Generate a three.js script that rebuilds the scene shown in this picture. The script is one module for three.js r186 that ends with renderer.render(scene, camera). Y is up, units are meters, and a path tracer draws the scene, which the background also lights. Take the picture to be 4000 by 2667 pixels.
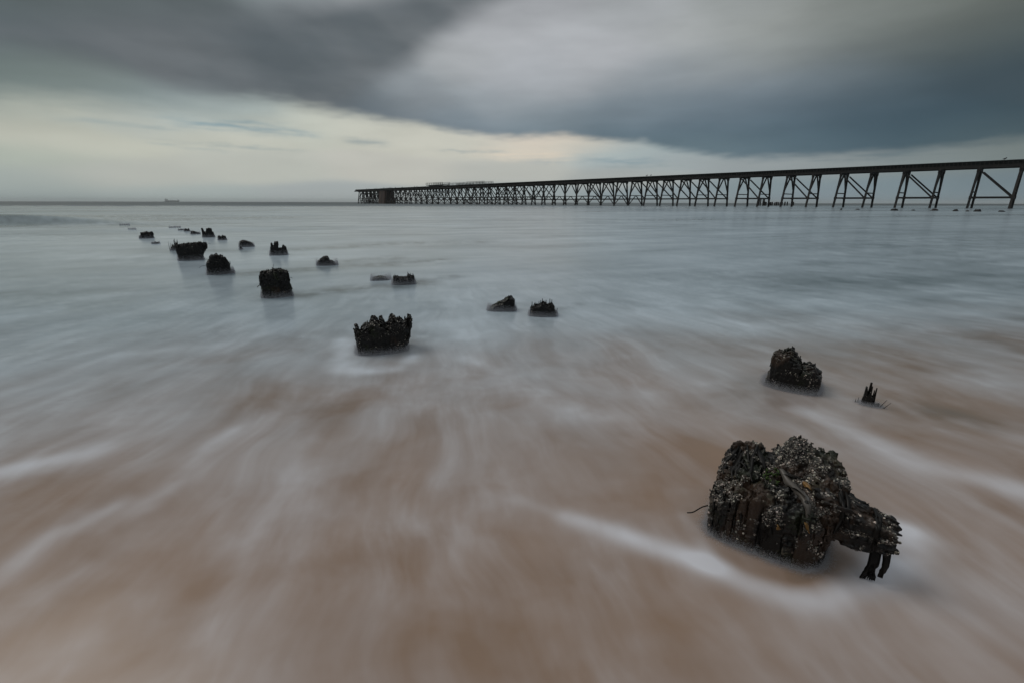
import * as THREE from 'three';
import { mergeGeometries, mergeVertices } from 'three/addons/utils/BufferGeometryUtils.js';

// ---------------------------------------------------------------- camera, sky, sun, exposure
const scene = new THREE.Scene();
const R = Math.PI / 180;
const camera = new THREE.PerspectiveCamera(73.74, 1024 / 682, 0.05, 60000);
camera.rotation.order = 'YXZ';
camera.position.set(0, 1, 0);
camera.rotation.set(-16.953 * R, 0, 0.14 * R);
camera.updateMatrixWorld();
const renderer = new THREE.WebGLRenderer({ antialias: true });
renderer.toneMapping = THREE.LinearToneMapping;
renderer.toneMappingExposure = 1;
renderer.shadowMap.enabled = true;

// ---- seeded noise
let seed = 7;
const rnd = () => { seed = (seed + 0x6D2B79F5) | 0; let t = Math.imul(seed ^ (seed >>> 15), 1 | seed); t = (t + Math.imul(t ^ (t >>> 7), 61 | t)) ^ t; return ((t ^ (t >>> 14)) >>> 0) / 4294967296; };
const PERM = new Uint8Array(512);
{ const p = [...Array(256).keys()]; for (let i = 255; i > 0; i--) { const j = Math.floor(rnd() * (i + 1)); [p[i], p[j]] = [p[j], p[i]]; } for (let i = 0; i < 512; i++) PERM[i] = p[i & 255]; }
const fade = (t) => t * t * t * (t * (t * 6 - 15) + 10), mix = (a, b, t) => a + (b - a) * t;
const clamp = (x, a = 0, b = 1) => Math.min(b, Math.max(a, x));
const sstep = (a, b, x) => { const t = clamp((x - a) / (b - a)); return t * t * (3 - 2 * t); };
const G3 = [1, 1, 0, -1, 1, 0, 1, -1, 0, -1, -1, 0, 1, 0, 1, -1, 0, 1, 1, 0, -1, -1, 0, -1, 0, 1, 1, 0, -1, 1, 0, 1, -1, 0, -1, -1, 1, 1, 0, 0, -1, 1, -1, 1, 0, 0, -1, -1];
function noise3(x, y, z) {                                           // gradient noise, about -1..1
  const xf = Math.floor(x), yf = Math.floor(y), zf = Math.floor(z), X = xf & 255, Y = yf & 255, Z = zf & 255;
  x -= xf; y -= yf; z -= zf;
  const u = fade(x), v = fade(y), w = fade(z);
  const A = PERM[X] + Y, AA = PERM[A] + Z, AB = PERM[A + 1] + Z, B = PERM[X + 1] + Y, BA = PERM[B] + Z, BB = PERM[B + 1] + Z;
  const g = (h, a, b, c) => { const k = (h & 15) * 3; return G3[k] * a + G3[k + 1] * b + G3[k + 2] * c; };
  return mix(mix(mix(g(PERM[AA], x, y, z), g(PERM[BA], x - 1, y, z), u), mix(g(PERM[AB], x, y - 1, z), g(PERM[BB], x - 1, y - 1, z), u), v),
    mix(mix(g(PERM[AA + 1], x, y, z - 1), g(PERM[BA + 1], x - 1, y, z - 1), u), mix(g(PERM[AB + 1], x, y - 1, z - 1), g(PERM[BB + 1], x - 1, y - 1, z - 1), u), v), w);
}
const noise2 = (x, y) => noise3(x, y, 3.7);
function fbm2(x, y, n = 4) { let s = 0, a = 0.5, t = 0; for (let i = 0; i < n; i++) { s += a * noise3(x, y, i * 5.3 + 0.4); t += a; a *= 0.5; x *= 2.03; y *= 2.03; } return s / t; }
const hash2 = (i, j, k = 0) => PERM[(PERM[(PERM[i & 255] + j) & 255] + k) & 255] / 255;
const lin = (c) => { c /= 255; return c <= 0.04045 ? c / 12.92 : ((c + 0.055) / 1.055) ** 2.4; };

// cloud colours: azimuth, elevation, r, g, b
const DECK_POINTS = [
  [-44.2,12.88,92,104,108],[-44.8,10.24,100,113,112],[-40.2,10.83,112,122,120],[-45.2,8.42,118,130,128],[-40.6,9.09,125,136,134],[-35.3,9.36,128,140,141],
  [-30.3,9.25,138,148,150],[-43.8,14.58,90,99,100],[-39.6,13.82,93,101,104],[-1.5,18.86,158,161,165],[-0.1,16.7,172,175,179],[-5.7,15.02,168,172,175],
  [2.8,14.39,172,176,181],[-8.6,12.33,140,147,152],[-11.5,10.51,118,127,133],[-0.1,10.75,150,158,164],[-4.5,8.91,118,131,140],[5.7,12.44,158,163,168],
  [13.5,18.2,160,164,167],[18.8,16.32,171,175,176],[23.4,17.46,145,150,150],[11.1,15.31,172,175,179],[16.6,13.18,140,148,154],[22.8,13.37,142,148,151],
  [26.9,16.02,150,154,152],[27.3,13.96,138,144,145],[32.0,16.23,125,131,128],[32.4,14.28,118,125,124],[34.6,12.39,95,104,107],[37.6,15.23,110,116,112],
  [40.9,14.57,100,106,102],[43.8,14.26,90,97,95],[44.3,12.2,75,86,88],[41.3,12.78,85,94,95],[44.9,9.53,58,72,80],[41.1,10.11,64,78,86],
  [36.9,10.12,80,94,102],[30.9,11.03,108,120,128],[24.2,11.47,120,131,139],[22.1,9.31,108,122,132],[14.2,9.71,118,131,140],[5.8,9.44,128,140,148],
  [4.4,7.89,112,127,136],[11.6,7.5,95,113,124],[19.8,7.23,88,106,118],[27.0,8.51,92,108,119],[27.3,6.37,80,100,112],[33.4,8.43,75,92,103],
  [33.9,5.97,72,92,104],[39.1,7.86,62,80,91],[39.5,5.99,68,88,99],[45.5,7.13,58,75,84],[45.9,5.42,68,84,92],[43.0,4.89,82,100,106],
  [32.0,4.71,88,108,118],[25.1,5.01,100,118,127],[18.7,5.48,105,124,132],[-19.7,9.37,100,110,117],[-24.5,10.21,95,104,109],[-15.7,9.34,102,113,121]
];
const LOW_POINTS = [
  [-45.6,6.94,150,157,150],[-44.4,5.76,182,184,172],[-41.7,7.33,190,193,181],[-46.3,3.69,170,178,168],[-41.5,4.84,190,192,180],[-35.7,7.0,178,184,178],
  [-31.5,8.25,165,176,174],[-29.6,6.58,192,194,183],[-22.4,7.51,190,194,184],[-15.9,7.31,196,197,186],[-8.9,6.46,197,197,186],[-3.0,6.27,195,195,185],
  [2.9,6.56,210,200,186],[7.4,5.98,200,196,184],[11.7,5.38,165,178,180],[17.4,4.19,160,170,172],[25.3,3.74,150,158,160],[32.2,3.52,142,150,151],
  [40.0,3.42,128,138,139],[46.2,3.69,112,122,121],[-46.7,1.73,163,172,168],[-38.5,2.45,180,183,176],[-27.8,3.54,185,188,180],[-14.8,3.91,190,190,182],
  [-0.0,3.79,182,184,178],[14.8,2.88,165,170,168],[28.0,1.9,130,145,150],[38.6,1.26,122,138,145],[46.6,1.92,110,125,132],[-47.1,0.13,155,166,165],
  [-34.9,0.32,166,176,174],[-20.6,0.54,166,173,173],[-0.0,0.63,155,166,168],[17.8,0.64,138,152,158],[32.8,0.36,128,142,150],[47.0,0.33,115,130,138]
];
const DECK_EDGE = [
  [-52.9,6.44],[-45.4,7.5],[-40.9,7.8],[-36.5,8.02],[-31.4,8.92],[-27.0,9.43],
  [-23.5,9.36],[-18.2,8.97],[-11.3,8.17],[-6.4,7.39],[-0.1,7.2],[6.2,7.23],
  [9.9,6.56],[14.8,6.24],[19.5,5.04],[24.0,4.42],[31.9,4.34],[40.1,4.38],
  [46.0,4.64],[53.3,4.69]
];
const DARK_ROLL = [
  [-54.5,11.0],[-48.3,11.67],[-41.6,11.86],[-38.0,11.56],[-33.5,10.77],[-28.4,9.76],
  [-23.5,9.24],[-19.7,9.13],[-16.9,10.88],[-14.5,12.24],[-10.9,14.41],[-7.2,16.67],
  [-3.7,18.98],[2.6,22.3],[8.6,24.51]
];

function makeSky() {
  // overcast: a deck of cloud with a torn lower edge, paler air below it, a darker roll of cloud hanging in the deck
  const load = (l) => l.map(([a, e, r, g, b]) => [a, e, lin(r), lin(g), lin(b)]), deckPts = load(DECK_POINTS), lowPts = load(LOW_POINTS), tmp = [0, 0, 0];
  const blend = (pts, az, el, we, out) => { let s = 0, r = 0, g = 0, b = 0; for (const p of pts) { const da = (az - p[0]) / 4.6, de = (el - p[1]) / we, q = da * da + de * de, w = Math.exp(-q) + 1e-4 / (1 + q * q); s += w; r += w * p[2]; g += w * p[3]; b += w * p[4]; } out[0] = r / s; out[1] = g / s; out[2] = b / s; };
  const edgeAt = (az) => { const E = DECK_EDGE; if (az <= E[0][0]) return E[0][1]; for (let i = 1; i < E.length; i++) if (az <= E[i][0]) return mix(E[i - 1][1], E[i][1], (az - E[i - 1][0]) / (E[i][0] - E[i - 1][0])); return E[E.length - 1][1]; };
  const rollDist = (x, y) => { let d = 1e9, inside = false; const Q = DARK_ROLL; for (let a = 0, b = Q.length - 1; a < Q.length; b = a++) { const [ax, ay] = Q[a], [bx, by] = Q[b], ex = bx - ax, ey = by - ay, t = clamp(((x - ax) * ex + (y - ay) * ey) / (ex * ex + ey * ey)); d = Math.min(d, Math.hypot((x - ax - t * ex), (y - ay - t * ey) * 1.6)); if (ay > y !== by > y && x < (bx - ax) * (y - ay) / (by - ay) + ax) inside = !inside; } return inside ? d : -d; };
  const W = 3072, H = 1536, data = new Float32Array(W * H * 4);
  // streaks of thin cloud: azimuth, elevation, half width, half height, colour, strength
  const wisps = [[-29.5, 7.25, 5.5, 0.5, 136, 157, 164, 0.95], [-24.5, 7.0, 3.2, 0.3, 140, 160, 167, 0.8], [-38, 6.6, 4.5, 0.25, 158, 170, 169, 0.7], [-29.5, 5.4, 6.0, 0.16, 160, 170, 168, 0.8], [-33.5, 5.05, 3.0, 0.12, 155, 168, 168, 0.7], [-16.5, 6.35, 2.2, 0.3, 126, 144, 152, 0.55], [-4, 5.6, 4, 0.14, 140, 155, 160, 0.7],
    [1.5, 5.35, 6.0, 0.6, 214, 203, 186, 0.85], [6, 4.5, 5.0, 0.16, 160, 170, 172, 0.7], [13, 4.6, 4.5, 0.3, 132, 152, 160, 0.8], [11.5, 5.2, 4.0, 0.22, 165, 178, 178, 0.6], [15, 3.9, 5.0, 0.16, 140, 155, 158, 0.6], [36, 4.3, 6, 0.4, 92, 110, 118, 0.6]]
    .map(([a, e, w, h, r, g, b, s]) => [a, e, w, h, lin(r), lin(g), lin(b), s]);
  const rollC = [90, 98, 103].map(lin), rollD = [105, 111, 115].map(lin);
  for (let j = 0; j < H; j++) {
    const el0 = (j + 0.5) / H * 180 - 90;
    for (let i = 0; i < W; i++) {
      const k = (j * W + i) * 4;
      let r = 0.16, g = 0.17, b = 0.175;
      if (el0 > -1) {
        let az = ((i + 0.5) / W * 360 - 180) + 90; if (az > 180) az -= 360;      // u runs from atan2(z, x); straight ahead is -z
        const sp = clamp(el0 / 8, 0.12, 1), ca = Math.cos(az * R), sa = Math.sin(az * R), el1 = Math.max(0.3, el0);
        // the same deck of cloud goes on all round, kept dark low down and brightened overhead to light the scene
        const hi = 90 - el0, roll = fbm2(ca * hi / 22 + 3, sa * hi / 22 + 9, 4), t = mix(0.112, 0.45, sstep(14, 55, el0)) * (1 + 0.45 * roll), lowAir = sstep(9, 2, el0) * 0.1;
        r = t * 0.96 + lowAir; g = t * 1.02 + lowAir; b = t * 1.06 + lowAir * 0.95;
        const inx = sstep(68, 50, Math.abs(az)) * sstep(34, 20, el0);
        if (inx > 0) {
          const wa = fbm2(ca * 5 + 5, sa * 5 + el0 * 0.12, 4), wb = fbm2(az * 0.16, el0 * 0.75, 5), wc = fbm2(az * 0.45 + 9, el0 * 3.2, 4), wd = fbm2(az * 0.07 + 3, el0 * 0.14 + az * 0.03, 4);
          const azw = az + (wa * 3 + wd * 3) * sp, elw = el1 + (wa * 0.5 + wd * 0.8) * sp;
          blend(deckPts, azw, elw, 1.75, tmp); let [dr, dg, db] = tmp;
          const q = rollDist(az + wa * 3 + wd * 4, el0 + wa * 1.0 + wd * 1.2), rl = sstep(-2.4, 2.3, q) * 0.97, rt = clamp(0.5 + wd * 1.6 + wa * 0.6 + wb * 0.25);
          dr = mix(dr, mix(rollC[0], rollD[0], rt), rl); dg = mix(dg, mix(rollC[1], rollD[1], rt), rl); db = mix(db, mix(rollC[2], rollD[2], rt), rl);
          blend(lowPts, azw, el1 + wb * 0.3 * sp, 0.95, tmp);
          const soft = mix(1.5, 0.62, sstep(-34, -10, az)) + 0.3 * Math.abs(wd), up = sstep(-soft, soft, el0 - edgeAt(az) - 0.2 + wb * 0.7 + wc * 0.35);
          dr = mix(tmp[0], dr, up); dg = mix(tmp[1], dg, up); db = mix(tmp[2], db, up);
          for (const w of wisps) {
            const n = fbm2(az * 0.5 + w[0], el0 * 2.8, 4), n2 = fbm2(az * 0.25 + w[0] * 3, el0 * 6, 3), x = (az - w[0]) / w[2], y = (el0 - w[1] + n * 0.5 + x * 0.12) / w[3], s = w[7] * Math.exp(-(x * x * x * x) - y * y) * clamp(0.7 + n2 * 1.6);
            if (s > 0.01) { dr = mix(dr, w[4], s); dg = mix(dg, w[5], s); db = mix(db, w[6], s); }
          }
          const sweep = fbm2((az + el0 * 2.2) * 0.11 + 30, (el0 - az * 0.12) * 0.5, 5), grain = 1 + (0.06 * wb + 0.03 * wd + 0.16 * sweep) * sp;   // long streaks drawn out by the wind
          r = mix(r, dr * grain, inx); g = mix(g, dg * grain, inx); b = mix(b, db * grain, inx);
        }
      }
      data[k] = r; data[k + 1] = g; data[k + 2] = b; data[k + 3] = 1;
    }
  }
  const t = new THREE.DataTexture(data, W, H, THREE.RGBAFormat, THREE.FloatType);
  t.mapping = THREE.EquirectangularReflectionMapping; t.magFilter = THREE.LinearFilter; t.minFilter = THREE.LinearFilter; t.colorSpace = THREE.LinearSRGBColorSpace; t.needsUpdate = true;
  return t;
}
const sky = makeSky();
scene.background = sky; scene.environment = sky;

const sun = new THREE.DirectionalLight(new THREE.Color(1, 0.95, 0.88), 1.0);       // veiled by the cloud: no hard shadows
sun.position.set(-60, 75, -30); sun.castShadow = true; sun.shadow.radius = 60; sun.shadow.mapSize.set(2048, 2048);
Object.assign(sun.shadow.camera, { left: -20, right: 20, top: 20, bottom: -20, near: 1, far: 300 });
scene.add(sun, sun.target);
scene.fog = new THREE.FogExp2(0xc9d0d0, 0.00011);

// ---------------------------------------------------------------- helpers
const used = new Map();
const numbered = (n) => { const k = used.get(n) || 0; used.set(n, k + 1); return k ? `${n}_${String(k).padStart(3, '0')}` : n; };
function tag(o, label, category, group, kind) { Object.assign(o.userData, { label }); if (category) o.userData.category = category; if (group) o.userData.group = group; if (kind) o.userData.kind = kind; return o; }
function put(name, geometry, material, parent = scene) { const m = new THREE.Mesh(geometry, material); m.name = parent === scene ? numbered(name) : name; m.castShadow = m.receiveShadow = true; parent.add(m); return m; }
function base(name, x, y, z, turn = 0) { const g = new THREE.Group(); g.name = numbered(name); g.position.set(x, y, z); g.rotation.y = turn; scene.add(g); return g; }
const group = (name, parent) => { const g = new THREE.Group(); g.name = name; parent.add(g); return g; };
const V = (x, y, z) => new THREE.Vector3(x, y, z);

const FOAM_LINES = [
  [1.3,0.042,[0.195,-1.273],[0.338,-1.201],[0.457,-1.144],[0.55,-1.108]],
  [1.35,0.055,[0.55,-1.108],[0.65,-1.047],[0.745,-0.996],[0.842,-0.964],[0.963,-1.002],[1.132,-1.093],[1.254,-1.184]],
  [1.1,0.1,[1.494,-2.013],[1.589,-1.801],[1.692,-1.592],[1.859,-1.422]],
  [1.1,0.08,[-1.943,-1.502],[-1.886,-1.577],[-1.767,-1.675]],
  [0.9,0.05,[-1.269,-0.876],[-1.252,-0.969],[-1.232,-1.077]],
  [0.8,0.05,[-1.416,-1.012],[-1.419,-1.165],[-1.388,-1.335]],
  [0.8,0.06,[-1.268,-1.335],[-1.281,-1.549],[-1.278,-1.826]],
  [1.1,0.07,[-1.295,-3.316],[-1.246,-3.1],[-1.157,-2.891],[-1.041,-2.738],[-0.897,-2.66],[-0.756,-2.692],[-0.676,-2.894]],
  [0.6,0.08,[-0.275,-2.827],[0.011,-2.451],[0.235,-2.156],[0.475,-2.008]],
  [0.5,0.12,[1.403,-4.581],[1.846,-3.952],[2.188,-3.528]],
  [0.5,0.07,[-0.818,-1.149],[-0.824,-1.411],[-0.857,-1.751]],
  [0.5,0.1,[-2.712,-2.897],[-2.256,-3.092],[-1.968,-3.429]],
  [-0.9,0.24,[-2.412,-5.116],[-2.158,-5.362],[-1.71,-5.604],[-1.208,-5.801]],
  [-0.8,0.32,[-3.926,-6.658],[-3.485,-6.932],[-2.38,-7.663],[-1.366,-8.157]],
  [-0.5,0.16,[1.265,-2.332],[1.38,-2.11],[1.564,-1.902]],
  [-0.7,0.12,[1.944,-2.139],[2.047,-2.064],[2.218,-1.994]],
  [-0.5,0.2,[-6.542,-9.961],[-5.648,-9.708]],
  [-0.5,0.5,[-4.777,-10.004],[-3.034,-11.687],[-0.881,-12.28]],
  [-0.6,0.3,[-2.98,-8.125],[-2.271,-8.672]],
  [-0.6,0.18,[-1.227,-6.039],[-0.777,-6.42]],
  [-0.6,0.12,[-0.759,-3.209],[-0.672,-3.44]],
  [-0.4,0.1,[0.456,-4.278],[0.686,-4.573]],
  [-1,4.5,[-40.981,-33.456],[-35.025,-33.975],[-30.041,-33.312],[-24.814,-31.726]],  // dark face of the left swell, painted into the sea colour
  [-0.7,3,[-24.862,-22.788],[-22.695,-25.093],[-19.084,-27.26],[-16.741,-31.424]],
  [0.6,6,[-74.657,-69.037],[-58.214,-72.265],[-17.772,-69.885]],
  [-0.5,2.5,[-21.683,-18.859],[-17.916,-19.745],[-15.081,-21.479]],
  [0.5,1.2,[-13.746,-12.465],[-12.452,-13.631],[-10.346,-14.641]],
  [0.5,0.9,[-8.788,-9.052],[-5.795,-8.069],[-3.961,-8.78]],
  [-0.5,2.5,[8.709,-29.134],[23.03,-34.493],[51.776,-47.844]],
  [-0.6,3,[26.917,-55.915],[51.877,-68.565],[104.738,-97.097]],
  [-0.8,0.035,[0.611,-1.132],[0.665,-1.08],[0.768,-1.038],[0.885,-1.048],[0.998,-1.084]],
  [0.6,0.03,[0.564,-1.296],[0.572,-1.201],[0.602,-1.108]],
  [0.8,0.045,[1.037,-1.02],[1.171,-1.093],[1.281,-1.184]],
  [0.5,0.03,[0.023,-1.364],[0.118,-1.313],[0.208,-1.262]]
];

const STUMPS = [
  ["long_low_block",[-10.533,-13.39],0.6665,0.297,[[-0.15,-0.1],[-0.151,0.072],[-0.115,0.089],[-0.117,0.152],[-0.042,0.163],[0.028,0.182],[0.091,0.158],[0.109,0.171],[0.162,0.178],[0.178,0.128],[0.151,0.032],[0.153,-0.1]]],
  ["tiny_row",[-8.902,-11.56],0.6562,0.123,[[-0.071,-0.1],[-0.063,0.035],[-0.044,0.012],[-0.019,0.04],[0.002,0.048],[0.018,0.033],[0.047,0.027],[0.074,0.035],[0.072,-0.1]]],
  ["far_small",[-11.598,-16.636],0.6088,0.17,[[-0.08,-0.1],[-0.066,0.049],[-0.021,0.091],[0.006,0.08],[0.032,0.063],[0.067,0.102],[0.077,0.044],[0.082,-0.1]]],
  ["far_wedge",[-10.457,-15.374],0.5973,0.221,[[-0.117,-0.1],[-0.108,0.082],[-0.049,0.087],[0.001,0.066],[0.065,0.045],[0.122,0.012],[0.118,-0.1]]],
  ["post_and_block",[-9.038,-13.846],0.5783,0.256,[[-0.137,-0.1],[-0.144,0.096],[-0.142,0.255],[-0.113,0.259],[-0.087,0.16],[-0.045,0.154],[-0.021,0.241],[0.043,0.258],[0.107,0.243],[0.112,0.154],[0.143,0.137],[0.142,-0.1]]],
  ["small_crown",[-7.922,-12.678],0.5585,0.179,[[-0.086,-0.1],[-0.082,0.058],[-0.093,0.064],[-0.08,0.119],[-0.039,0.127],[-0.008,0.092],[0.013,0.121],[0.029,0.142],[0.039,0.114],[0.065,0.116],[0.096,0.106],[0.088,-0.1]]],
  ["slivers",[-7.242,-9.926],0.6303,0.11,[[-0.081,-0.1],[-0.071,0.072],[-0.051,0.087],[-0.044,0.142],[-0.032,0.138],[-0.026,0.093],[-0.004,0.124],[0.012,0.18],[0.033,0.203],[0.053,0.234],[0.06,0.185],[0.065,0.121],[0.089,0.144],[0.093,0.087],[0.083,-0.1]]],
  ["flared",[-5.813,-8.289],0.6116,0.291,[[-0.162,-0.1],[-0.171,0.104],[-0.183,0.212],[-0.167,0.271],[-0.119,0.275],[-0.072,0.289],[-0.028,0.284],[0.007,0.292],[0.058,0.293],[0.109,0.298],[0.168,0.305],[0.202,0.3],[0.233,0.314],[0.253,0.298],[0.282,0.293],[0.29,0.262],[0.258,0.216],[0.226,0.149],[0.195,0.083],[0.167,-0.1]]],
  ["dome",[-4.284,-6.673],0.5707,0.299,[[-0.15,-0.1],[-0.145,0.082],[-0.143,0.141],[-0.13,0.172],[-0.103,0.203],[-0.093,0.248],[-0.061,0.269],[-0.034,0.265],[-0.004,0.279],[0.016,0.262],[0.038,0.257],[0.062,0.246],[0.089,0.218],[0.115,0.183],[0.128,0.136],[0.126,0.089],[0.131,0.041],[0.147,0.013],[0.16,0.022],[0.154,-0.1]]],
  ["loaf",[-6.222,-10.829],0.5215,0.245,[[-0.135,-0.1],[-0.134,0.064],[-0.122,0.126],[-0.071,0.147],[-0.026,0.138],[0.001,0.134],[0.054,0.114],[0.125,0.085],[0.142,0.042],[0.138,-0.1]]],
  ["two_prong",[-4.649,-9.149],0.4701,0.256,[[-0.145,-0.1],[-0.124,0.149],[-0.109,0.166],[-0.107,0.227],[-0.083,0.222],[-0.086,0.183],[-0.057,0.168],[-0.043,0.243],[-0.022,0.251],[0.021,0.258],[0.005,0.161],[0.009,0.117],[0.051,0.128],[0.084,0.131],[0.099,0.18],[0.116,0.184],[0.128,0.157],[0.152,0.147],[0.153,0.093],[0.149,-0.1]]],
  ["peak",[-3.101,-7.657],0.3848,0.257,[[-0.15,-0.1],[-0.14,0.047],[-0.097,0.094],[-0.057,0.113],[-0.033,0.132],[0.021,0.137],[0.04,0.096],[0.044,0.064],[0.082,0.062],[0.11,0.036],[0.15,0.002],[0.153,-0.1]]],
  ["square",[-2.641,-5.024],0.484,0.276,[[-0.131,-0.1],[-0.132,0.074],[-0.131,0.13],[-0.139,0.186],[-0.137,0.216],[-0.126,0.25],[-0.11,0.264],[-0.069,0.276],[-0.043,0.27],[-0.005,0.285],[0.031,0.283],[0.067,0.285],[0.108,0.28],[0.129,0.264],[0.14,0.265],[0.144,0.237],[0.142,0.186],[0.145,0.134],[0.154,0.102],[0.147,0.025],[0.134,-0.1]]],
  ["awash",[-1.784,-6.133],0.2831,0.206,[[-0.125,-0.1],[-0.099,0.024],[-0.044,0.033],[0.003,0.039],[0.064,0.028],[0.125,-0.002],[0.127,-0.1]]],
  ["straight",[-1.4,-5.821],0.2361,0.216,[[-0.125,-0.1],[-0.12,0.105],[-0.094,0.116],[-0.058,0.103],[-0.036,0.091],[0.002,0.096],[0.053,0.088],[0.064,0.134],[0.079,0.133],[0.084,0.098],[0.108,0.117],[0.135,0.116],[0.127,-0.1]]],
  ["crown",[-0.935,-3.091],0.2937,0.252,[[-0.146,-0.1],[-0.15,0.062],[-0.155,0.132],[-0.161,0.176],[-0.147,0.173],[-0.142,0.144],[-0.127,0.134],[-0.113,0.164],[-0.079,0.183],[-0.064,0.177],[-0.053,0.211],[-0.032,0.218],[-0.013,0.204],[0.0,0.172],[0.008,0.211],[0.021,0.21],[0.033,0.179],[0.04,0.152],[0.065,0.167],[0.085,0.214],[0.098,0.226],[0.118,0.216],[0.129,0.193],[0.147,0.21],[0.154,0.196],[0.175,0.205],[0.196,0.211],[0.209,0.229],[0.223,0.224],[0.218,0.191],[0.205,0.139],[0.203,0.113],[0.183,0.06],[0.162,0.026],[0.15,-0.1]]],
  ["wedge",[-0.104,-4.341],0.0239,0.169,[[-0.123,-0.1],[-0.119,0.01],[-0.072,0.046],[-0.002,0.081],[0.032,0.099],[0.062,0.119],[0.091,0.125],[0.123,0.105],[0.124,-0.1]]],
  ["comb",[0.285,-4.144],-0.0686,0.181,[[-0.109,-0.1],[-0.11,0.088],[-0.097,0.094],[-0.086,0.071],[-0.075,0.117],[-0.058,0.112],[-0.036,0.106],[-0.02,0.129],[0.004,0.146],[0.019,0.135],[0.036,0.124],[0.056,0.108],[0.068,0.134],[0.085,0.134],[0.105,0.092],[0.11,0.035],[0.121,0.041],[0.108,-0.1]]],
  ["split",[1.613,-2.426],-0.5868,0.222,[[-0.123,-0.1],[-0.132,-0.006],[-0.129,0.038],[-0.117,0.064],[-0.116,0.112],[-0.121,0.158],[-0.117,0.178],[-0.102,0.183],[-0.082,0.18],[-0.068,0.174],[-0.058,0.195],[-0.04,0.2],[-0.027,0.193],[-0.024,0.165],[-0.017,0.173],[-0.009,0.171],[-0.004,0.153],[0.004,0.156],[0.006,0.136],[0.013,0.14],[0.018,0.134],[0.024,0.085],[0.028,0.109],[0.037,0.118],[0.048,0.118],[0.06,0.125],[0.078,0.122],[0.087,0.126],[0.093,0.109],[0.107,0.1],[0.122,0.097],[0.124,0.061],[0.118,0.032],[0.117,-0.1]]],
  ["spiky",[1.86,-2.168],-0.7091,0.041,[[-0.031,-0.1],[-0.035,0.03],[-0.031,0.053],[-0.03,0.106],[-0.026,0.101],[-0.019,0.065],[-0.008,0.091],[-0.002,0.061],[0.01,0.052],[0.002,0.019],[0.014,0.006],[0.037,0.017],[0.031,-0.1]]]
];

const MAIN = { x: 0.851, z: -1.201, turn: -35.3 * R };

// ---------------------------------------------------------------- the sea
const WD = [Math.sin(-20 * R), -Math.cos(-20 * R)];                   // the way the wash runs, out to sea
const offshore = (x, z) => x * WD[0] + z * WD[1], alongshore = (x, z) => -x * WD[1] + z * WD[0];
function seaHeight(x, z) {
  const w = offshore(x, z), c = alongshore(x, z), r = Math.hypot(x, z);
  let y = 0.006 * fbm2(c * 1.6, w * 0.9, 3) * sstep(0, 2, r) + 0.012 * noise2(c * 0.5 + 4, w * 0.35);
  const a = sstep(9, 60, w) * sstep(420, 160, w);
  const bw = sstep(12, 22, w) * sstep(130, 60, w);
  if (bw > 0) y += bw * 0.05 * Math.sin(w * 0.62 + 2.5 * noise2(c * 0.03 + 8, w * 0.05)) * clamp(0.3 + 1.6 * noise2(c * 0.035 + 2, w * 0.09));   // low crests coming in
  const sx = clamp((x + 34) / 17), dw = z + 24.5 - 3.2 * sx;                          // a swell standing up on the left
  y += 0.42 * Math.exp(-((dw / 1.9) ** 2)) * sstep(-13, -24, x) * sstep(-90, -60, x);
  if (a > 0) y += a * (0.07 * Math.sin(w * 0.21 + 2.2 * noise2(c * 0.012, w * 0.02)) * (0.6 + noise2(c * 0.02 + 7, w * 0.01)) + 0.03 * noise2(c * 0.05, w * 0.3));
  return y;
}
function lineAmount(x, z) {                                           // foam drawn out in lanes (+), clear wakes by the stumps and painted dark swell bands (-)
  let f = 0;
  const k = Math.hypot(x, z), wx = x + 0.06 * Math.sqrt(k) * noise2(x * 2.2, z * 2.2 + 9), wz = z + 0.06 * Math.sqrt(k) * noise2(x * 2.2 + 31, z * 2.2);
  for (const L of FOAM_LINES) {
    let best = 1e9;
    for (let i = 2; i < L.length - 1; i++) {
      const [ax, az] = L[i], [bx, bz] = L[i + 1], dx = bx - ax, dz = bz - az, t = clamp(((wx - ax) * dx + (wz - az) * dz) / (dx * dx + dz * dz));
      best = Math.min(best, Math.hypot(wx - ax - t * dx, wz - az - t * dz));
    }
    const q = best / L[1]; if (q < 3) f += L[0] * Math.exp(-q * q) * clamp((L[0] > 1 ? 0.85 : 0.62) + (L[0] > 1 ? 0.7 : 1.1) * fbm2(x * 4.2 + 3, z * 4.2, 3), 0.1, 1.2);
  }
  return f;
}
const C_SAND = [0.27, 0.183, 0.128], C_FOAM = [0.66, 0.66, 0.70], C_FOAM_SKY = [0.54, 0.63, 0.70], C_WATER_SKY = [0.125, 0.165, 0.182], C_OPEN = [0.10, 0.12, 0.127], C_WAKE_SWELL = [0.085, 0.10, 0.10];  // water and offshore foam: own colour with bluish sky reflection painted in
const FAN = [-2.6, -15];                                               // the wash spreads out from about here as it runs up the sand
const openness = (w, e) => sstep(60, 210, w + 70 * e);
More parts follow.
